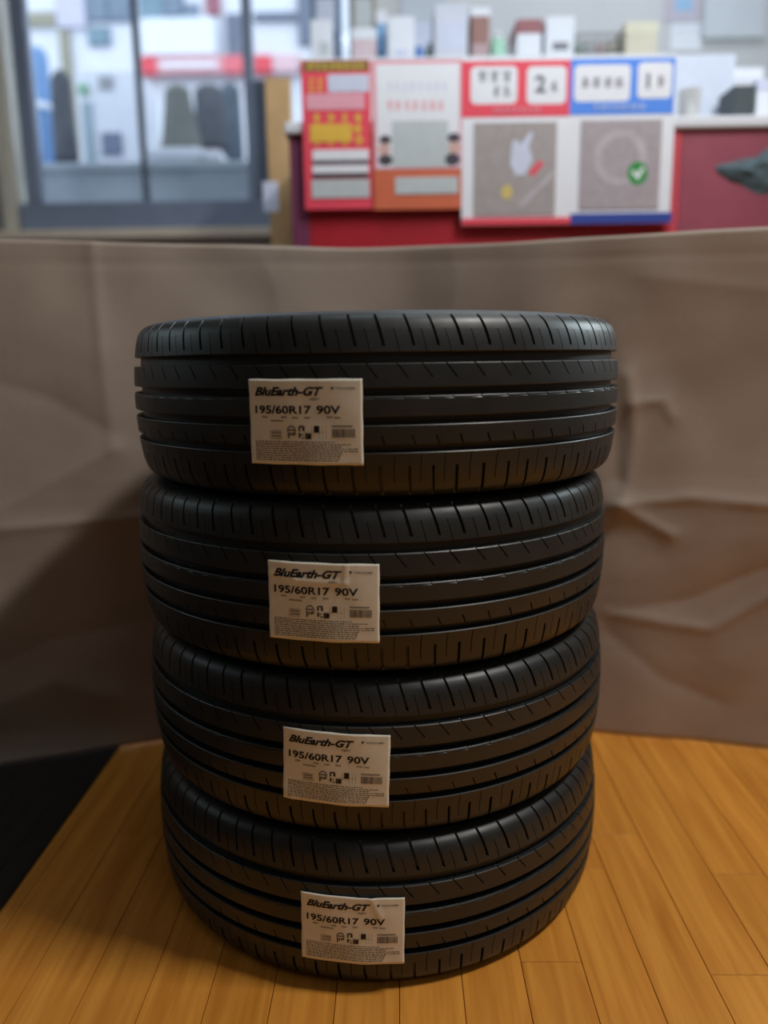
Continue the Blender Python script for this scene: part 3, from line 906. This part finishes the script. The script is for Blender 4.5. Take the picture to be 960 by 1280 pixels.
mm = 0.001
RK = 1.007
NP = 72
rnd = random.Random(3)
pit = [rnd.choice((0.9, 1.0, 1.1)) for _ in range(NP)]
tot = sum(pit)
starts = []
acc = 0
for p in pit:
    starts.append((acc / tot * 2 * math.pi, p / tot * 2 * math.pi))
    acc += p

def crown(z):
    return 332.0 - 0.0011 * z * z

def rib_mesh(name, rows, cols, depth, shear):
    """rows: (z, r) mm; cols: (fraction of a pitch, feature); depth(z, feature) mm; shear(z) -> offset in mm along the tread"""
    bm = bmesh.new()
    ring = []
    for s0, sl in starts:
        for f, feat in cols:
            ring.append((s0 + f * sl, feat))
    vs_ = []
    for z, r in rows:
        vs_.append([bm.verts.new(((r - depth(z, ft)) * RK * mm * math.sin(u + shear(z) / 332.0),
                                  -(r - depth(z, ft)) * RK * mm * math.cos(u + shear(z) / 332.0), z * mm)) for u, ft in ring])
    n = len(ring)
    for a, b_ in zip(vs_, vs_[1:]):
        for i in range(n):
            j = (i + 1) % n
            bm.faces.new((a[i], a[j], b_[j], b_[i]))
    bmesh.ops.recalc_face_normals(bm, faces=bm.faces)
    me = bpy.data.meshes.new(name)
    bm.to_mesh(me); bm.free()
    me.materials.append(rubber)
    for p in me.polygons:
        p.use_smooth = True
    me.set_sharp_from_angle(angle=R(32))
    return me

def ramp(z, a, b_, c, d):
    if z <= a or z >= d: return 0.0
    if z < b_: return (z - a) / (b_ - a)
    if z > c: return (d - z) / (d - c)
    return 1.0

G = [(50.0, 11.0), (15.5, 8.5), (-14.0, 8.5), (-43.0, 8.0)]       # groove centres and widths (mm)
SH_COLS = [(0.0, 0), (0.008, 1), (0.105, 1), (0.113, 0), (0.3, 0), (0.515, 0), (0.519, 2), (0.541, 2), (0.545, 0), (0.78, 0)]
def sh_depth(z, ft):
    z = abs(z)
    if ft == 1: return 5.5 * ramp(z, 61.5, 63, 90, 94.5)
    if ft == 2: return 4.0 * ramp(z, 52, 53.0, 78, 79)
    return 0.0
top_rows = [(55.5, 319.5), (55.5, crown(55.5) - 0.8), (56.5, crown(56.5)), (59, crown(59)), (61.5, crown(61.5)), (63, crown(63)), (66, 327.2), (72, 326.2), (78, 324.7), (79, 324.4),
            (84, 322.6), (88, 320.2), (90, 318.4), (92.5, 315.4), (94.5, 311.8), (96.5, 306.0), (98.2, 297.0)]
gb = G[3][0] - G[3][1] / 2
bot_rows = [(-98.2, 297.0), (-96.5, 306.0), (-94.5, 311.8), (-92.5, 315.4), (-90, 318.4), (-88, 320.2), (-84, 322.6), (-79, 324.4), (-78, 324.7), (-72, 326.2), (-66, 327.2), (-63, crown(63)), (-61.5, crown(61.5)),
            (-56, crown(56)), (gb - 1, crown(gb)), (gb, crown(gb) - 0.8), (gb, 319.5)]
def top_shear(z):
    return -(z - 56) * 0.20 - ((z - 56) / 40.0) ** 2 * 3.0
def bot_shear(z):
    return -(z + 50) * -0.12 + ((-z - 50) / 40.0) ** 2 * 6.0 - 6
me_top = rib_mesh('shoulder_rib', top_rows, SH_COLS, sh_depth, top_shear)
me_bot = rib_mesh('shoulder_rib', bot_rows, SH_COLS, sh_depth, bot_shear)

def mid_rows(z1, z0, extra=()):
    zs = sorted(set([z0 + 1.0, z1 - 1.0] + [z0 + (z1 - z0) * k / 6 for k in range(1, 6)] + list(extra)))
    rows = [(z0, 319.5), (z0, crown(z0) - 0.9)]
    rows += [(z, crown(z)) for z in zs]
    rows += [(z1, crown(z1) - 0.9), (z1, 319.5)]
    return rows
SP = [(0.0, 0), (0.006, 1), (0.055, 1), (0.061, 0), (0.35, 0), (0.65, 0)]
a1, a0 = G[0][0] - G[0][1] / 2, G[1][0] + G[1][1] / 2
me_r2 = rib_mesh('tread_rib', mid_rows(a1, a0, (a1 - 15, a1 - 14)), SP, lambda z, ft: 4.5 * ramp(z, a1 - 15, a1 - 14, a1 + 1, a1 + 2) if ft else 0.0, lambda z: -(z - a0) * 0.75)
b1, b0 = G[1][0] - G[1][1] / 2, G[2][0] + G[2][1] / 2
SAW = [(0.0, 1), (0.01, 0), (0.5, 2), (0.95, 3)]
me_r3 = rib_mesh('tread_rib', mid_rows(b1, b0, (b1 - 2.2, b1 - 3.0)), SAW, lambda z, ft: {1: 0.9, 0: 0.0, 2: 0.4, 3: 0.8}[ft] * ramp(z, b1 - 3.0, b1 - 2.2, b1 + 1, b1 + 2), lambda z: -(z - b0) * 0.5)
c1, c0 = G[2][0] - G[2][1] / 2, G[3][0] + G[3][1] / 2
me_r4 = rib_mesh('tread_rib', mid_rows(c1, c0, (c0 + 10, c0 + 9)), SP, lambda z, ft: 4.0 * ramp(z, c0 - 2, c0 - 1, c0 + 9, c0 + 10) if ft else 0.0, lambda z: -(z - c0) * 0.4)

# carcass: groove floors, sidewalls, beads and inner lining
prof = [(-50, 321.8), (-70, 318.0), (-84, 313.5), (-92, 304.5), (-96.0, 304.0), (-98.5, 297.5), (-99.4, 288), (-100, 279), (-99.6, 270), (-98.2, 262), (-98.9, 260), (-98.6, 257.5), (-97.2, 256), (-95, 249), (-91.5, 240), (-91.9, 238.5), (-90.5, 237), (-86, 230), (-82, 225.5), (-80.5, 221), (-78, 217.2), (-72, 216), (-66, 216),
        (-65, 219), (-72, 231), (-82, 246), (-89, 266), (-90, 284), (-84, 302), (-66, 313), (-30, 317.5), (0, 318.5)]
prof = prof[::-1]
full = [(z, r) for z, r in prof] + [(-50 + 0.0, 323.6)]
inner = [(z, r) for z, r in prof]                                   # 0 .. -50 outside going through inner lining
loop = inner + [(-20, 322.2), (20, 322.2)] + [(-z, r) for z, r in prof[::-1]]
loop = loop[:-1]
bm = bmesh.new()
n = 180
vv = []
for z, r in loop:
    vv.append([bm.verts.new((r * RK * mm * math.sin(2 * math.pi * i / n), -r * RK * mm * math.cos(2 * math.pi * i / n), z * mm)) for i in range(n)])
L = len(loop)
for a in range(L):
    A, B = vv[a], vv[(a + 1) % L]
    for i in range(n):
        j = (i + 1) % n
        bm.faces.new((A[i], A[j], B[j], B[i]))
bmesh.ops.recalc_face_normals(bm, faces=bm.faces)
me_car = bpy.data.meshes.new('carcass')
bm.to_mesh(me_car); bm.free()
me_car.materials.append(rubber)
for p in me_car.polygons:
    p.use_smooth = True
me_car.set_sharp_from_angle(angle=R(40))

# ---- stickers
label_paper = mat('beige_label_paper', (236, 234, 220), 0.55, 0.06, 40)
ink = mat('black_ink', (22, 18, 18), 0.5, 0.02)
ink_soft = mat('brown_grey_ink', (112, 98, 80), 0.5, 0.05)
ink_mid = mat('grey_ink', (86, 78, 70), 0.5, 0.05)
LW, LH = 0.1235, 0.0885
LR = 0.3361
def sticker(parent, ang, zc, rot, wrinkle):
    """wraps a sticker on the tread; s to the right, t upwards, in metres from its centre"""
    cr, sr = math.cos(rot), math.sin(rot)
    def wr(s, t):
        h = 0.0005 * math.sin(s * 90 + zc * 40) * math.sin(t * 60 + 1)
        for (s0, t0, s1, t1, hh, ww) in wrinkle:
            dx, dz = s1 - s0, t1 - t0
            k = max(0, min(1, ((s - s0) * dx + (t - t0) * dz) / (dx * dx + dz * dz)))
            d = math.hypot(s - s0 - dx * k, t - t0 - dz * k)
            h += hh * math.exp(-(d / ww) ** 2)
        return h
    def put(s, t, lift):
        s2, t2 = s * cr - t * sr, s * sr + t * cr
        r = LR + lift + wr(s, t)
        u = ang + s2 / LR
        return (r * math.sin(u), -r * math.cos(u), zc + t2)
    bm = bmesh.new()
    NXL, NZL = 44, 32
    g = [[bm.verts.new(put(-LW / 2 + LW * i / NXL + (0.0002 * math.sin(k * 0.5 + zc * 9) if i in (0, NXL) else 0), -LH / 2 + LH * k / NZL + (0.0002 * math.sin(i * 0.4) if k in (0, NZL) else 0), 0)) for k in range(NZL + 1)] for i in range(NXL + 1)]
    for i in range(NXL):
        for k in range(NZL):
            bm.faces.new((g[i][k], g[i + 1][k], g[i + 1][k + 1], g[i][k + 1]))
    lab = obj('sticker', bm, label_paper, parent, True)
    lab['label'] = 'beige paper size sticker'
    so_ = lab.modifiers.new('thickness', 'SOLIDIFY'); so_.thickness = 0.0004; so_.offset = -1
    def S(fx): return -LW / 2 + fx * LW
    def T(fy): return LH / 2 - fy * LH
    def letters(name, items, m):
        bm = bmesh.new()
        for body, fx0, fy0, fx1, fy1, shear, bold in items:
            me = text_mesh(body, shear, bold)
            xs = [v.co.x for v in me.vertices]; ys = [v.co.y for v in me.vertices]
            a, c = min(xs), min(ys)
            kx = (fx1 - fx0) * LW / (max(xs) - a)
            ky = (fy1 - fy0) * LH / (max(ys) - c)
            for v in me.vertices:
                v.co = Vector(put(S(fx0) + (v.co.x - a) * kx, T(fy1) + (v.co.y - c) * ky, 0.00035))
            bm.from_mesh(me)
            bpy.data.meshes.remove(me)
        return obj(name, bm, m, lab)
    def rects(name, items, m):
        bm = bmesh.new()
        for fx0, fy0, fx1, fy1 in items:
            q = [put(S(x), T(y), 0.00035) for x, y in ((fx0, fy1), (fx1, fy1), (fx1, fy0), (fx0, fy0))]
            bm.faces.new([bm.verts.new(p) for p in q])
        return obj(name, bm, m, lab)
    letters('title_lettering', [('BluEarth-GT', 0.055, 0.09, 0.675, 0.195, 0.38, 0.042)], ink)
    letters('size_lettering', [('195/60R17', 0.055, 0.305, 0.565, 0.405, 0, 0.028), ('90V', 0.61, 0.305, 0.815, 0.405, 0, 0.028)], ink)
    letters('small_lettering', [('AE51', 0.55, 0.215, 0.635, 0.245, 0.2, 0.01), ('YOKOHAMA', 0.775, 0.095, 0.945, 0.12, 0, 0.012)], ink_mid)
    rects('brand_mark', [(0.735, 0.093, 0.765, 0.103), (0.743, 0.103, 0.757, 0.123)], ink)
    rr = random.Random(5)
    tiny = []
    for x, y in ((0.12, 0.43), (0.30, 0.43), (0.40, 0.435), (0.505, 0.435), (0.70, 0.43), (0.765, 0.435)):
        for k in range(4):
            tiny.append((x + k * 0.013, y, x + k * 0.013 + 0.008, y + 0.022))
    for k in range(9):
        tiny.append((0.2 + k * 0.0135, 0.475, 0.209 + k * 0.0135, 0.494))
    rects('small_print', tiny, ink_soft)
    stamp = [(0.195, 0.60, 0.295, 0.605), (0.195, 0.69, 0.295, 0.695), (0.195, 0.60, 0.199, 0.695), (0.291, 0.60, 0.295, 0.695)]
    stamp += [(0.21 + 0.02 * k, 0.615, 0.224 + 0.02 * k, 0.638) for k in range(4)] + [(0.21 + 0.02 * k, 0.652, 0.224 + 0.02 * k, 0.675) for k in range(4)]
    rects('stamp_print', stamp, ink_soft)
    ic = []
    for k in range(9):                                            # little tyre icon drawn as an arch of ticks
        t = math.pi * k / 8
        ic.append((0.388 - 0.034 * math.cos(t) - 0.006, 0.60 - 0.055 * math.sin(t) - 0.008, 0.388 - 0.034 * math.cos(t) + 0.006, 0.60 - 0.055 * math.sin(t) + 0.008))
    ic += [(0.36, 0.585, 0.415, 0.60), (0.353, 0.615, 0.367, 0.69), (0.372, 0.62, 0.385, 0.66), (0.392, 0.62, 0.41, 0.655), (0.412, 0.61, 0.424, 0.65)]
    rects('icon_print', ic, ink_mid)
    gr = [(0.452, 0.545, 0.466, 0.605), (0.466, 0.54, 0.50, 0.558), (0.485, 0.56, 0.503, 0.60), (0.452, 0.625, 0.468, 0.68), (0.472, 0.64, 0.49, 0.655), (0.476, 0.675, 0.50, 0.688), (0.51, 0.63, 0.56, 0.695), (0.585, 0.54, 0.63, 0.62)]
    rects('pictogram', gr, ink)
    cells = [(0.505, 0.538, 0.507, 0.695), (0.565, 0.538, 0.567, 0.695), (0.632, 0.538, 0.634, 0.695), (0.66, 0.538, 0.662, 0.695), (0.69, 0.538, 0.692, 0.695), (0.505, 0.618, 0.692, 0.621)]
    cells += [(0.521, 0.645, 0.532, 0.68)]
    rects('cell_lines', cells, ink_soft)
    bars = []
    x = 0.742
    while x < 0.93:
        wv = rr.choice((0.003, 0.005, 0.008))
        bars.append((x, 0.575, x + wv, 0.675))
        x += wv + rr.choice((0.003, 0.005))
    bars += [(0.742 + k * 0.0145, 0.535, 0.752 + k * 0.0145, 0.556) for k in range(12)]
    rects('barcode', bars, ink_mid)
    fine = []
    y = 0.725
    for row in range(9):
        x = 0.05
        end = rr.uniform(0.75, 0.95)
        while x < end:
            wv = rr.uniform(0.008, 0.035)
            fine.append((x, y, min(x + wv, 0.955), y + 0.0125))
            x += wv + rr.uniform(0.004, 0.012)
        y += 0.027
    rects('fine_print', fine, ink_soft)
    return lab

TX, TYC = -0.012, 1.128
specs = [   # height index, x, y, spin, sticker angle, sticker height, sticker tilt, tilt, label, wrinkle
    (3, -0.0075, 1.126, 0.20, -12.7, -14.5, -0.3, 'black tyre on top of the stack with a flat, level beige sticker', []),
    (2, -0.0170, 1.128, 0.95, -8.7, -8.5, -0.9, 'second black tyre from the top, its sticker creased across the heading',
        [(-0.06, 0.030, -0.03, 0.024, 0.0012, 0.003), (-0.03, 0.024, 0.025, 0.022, 0.0010, 0.003), (0.025, 0.022, 0.026, 0.044, 0.0010, 0.002)]),
    (1, -0.0140, 1.130, 1.70, -7.8, -5.0, -2.2, 'third black tyre from the top, resting directly on the bottom tyre', [(-0.06, -0.03, -0.05, -0.044, 0.0012, 0.004)]),
    (0, -0.0155, 1.128, 2.60, -5.0, -10.0, -1.2, 'bottom black tyre of the stack resting on the wooden floor', [(0.022, 0.044, 0.034, 0.018, 0.0010, 0.003)]),
]
for idx, x, y, spin, la, lz, lt, lbl, wrk in specs:
    t = thing('tyre', lbl, 'tyre', (x, y, idx * 0.2), 'stack of four tyres')
    for nm, me in (('carcass', me_car), ('shoulder_rib', me_top), ('tread_rib', me_r2), ('tread_rib', me_r3), ('tread_rib', me_r4), ('shoulder_rib', me_bot)):
        o = bpy.data.objects.new(nm, me)
        COL.objects.link(o)
        o.parent = t
        o.location = (0, 0, 0.1)
        o.rotation_euler = (0, 0, spin)
    sticker(t, R(la), 0.1 + lz * mm, R(lt), wrk)
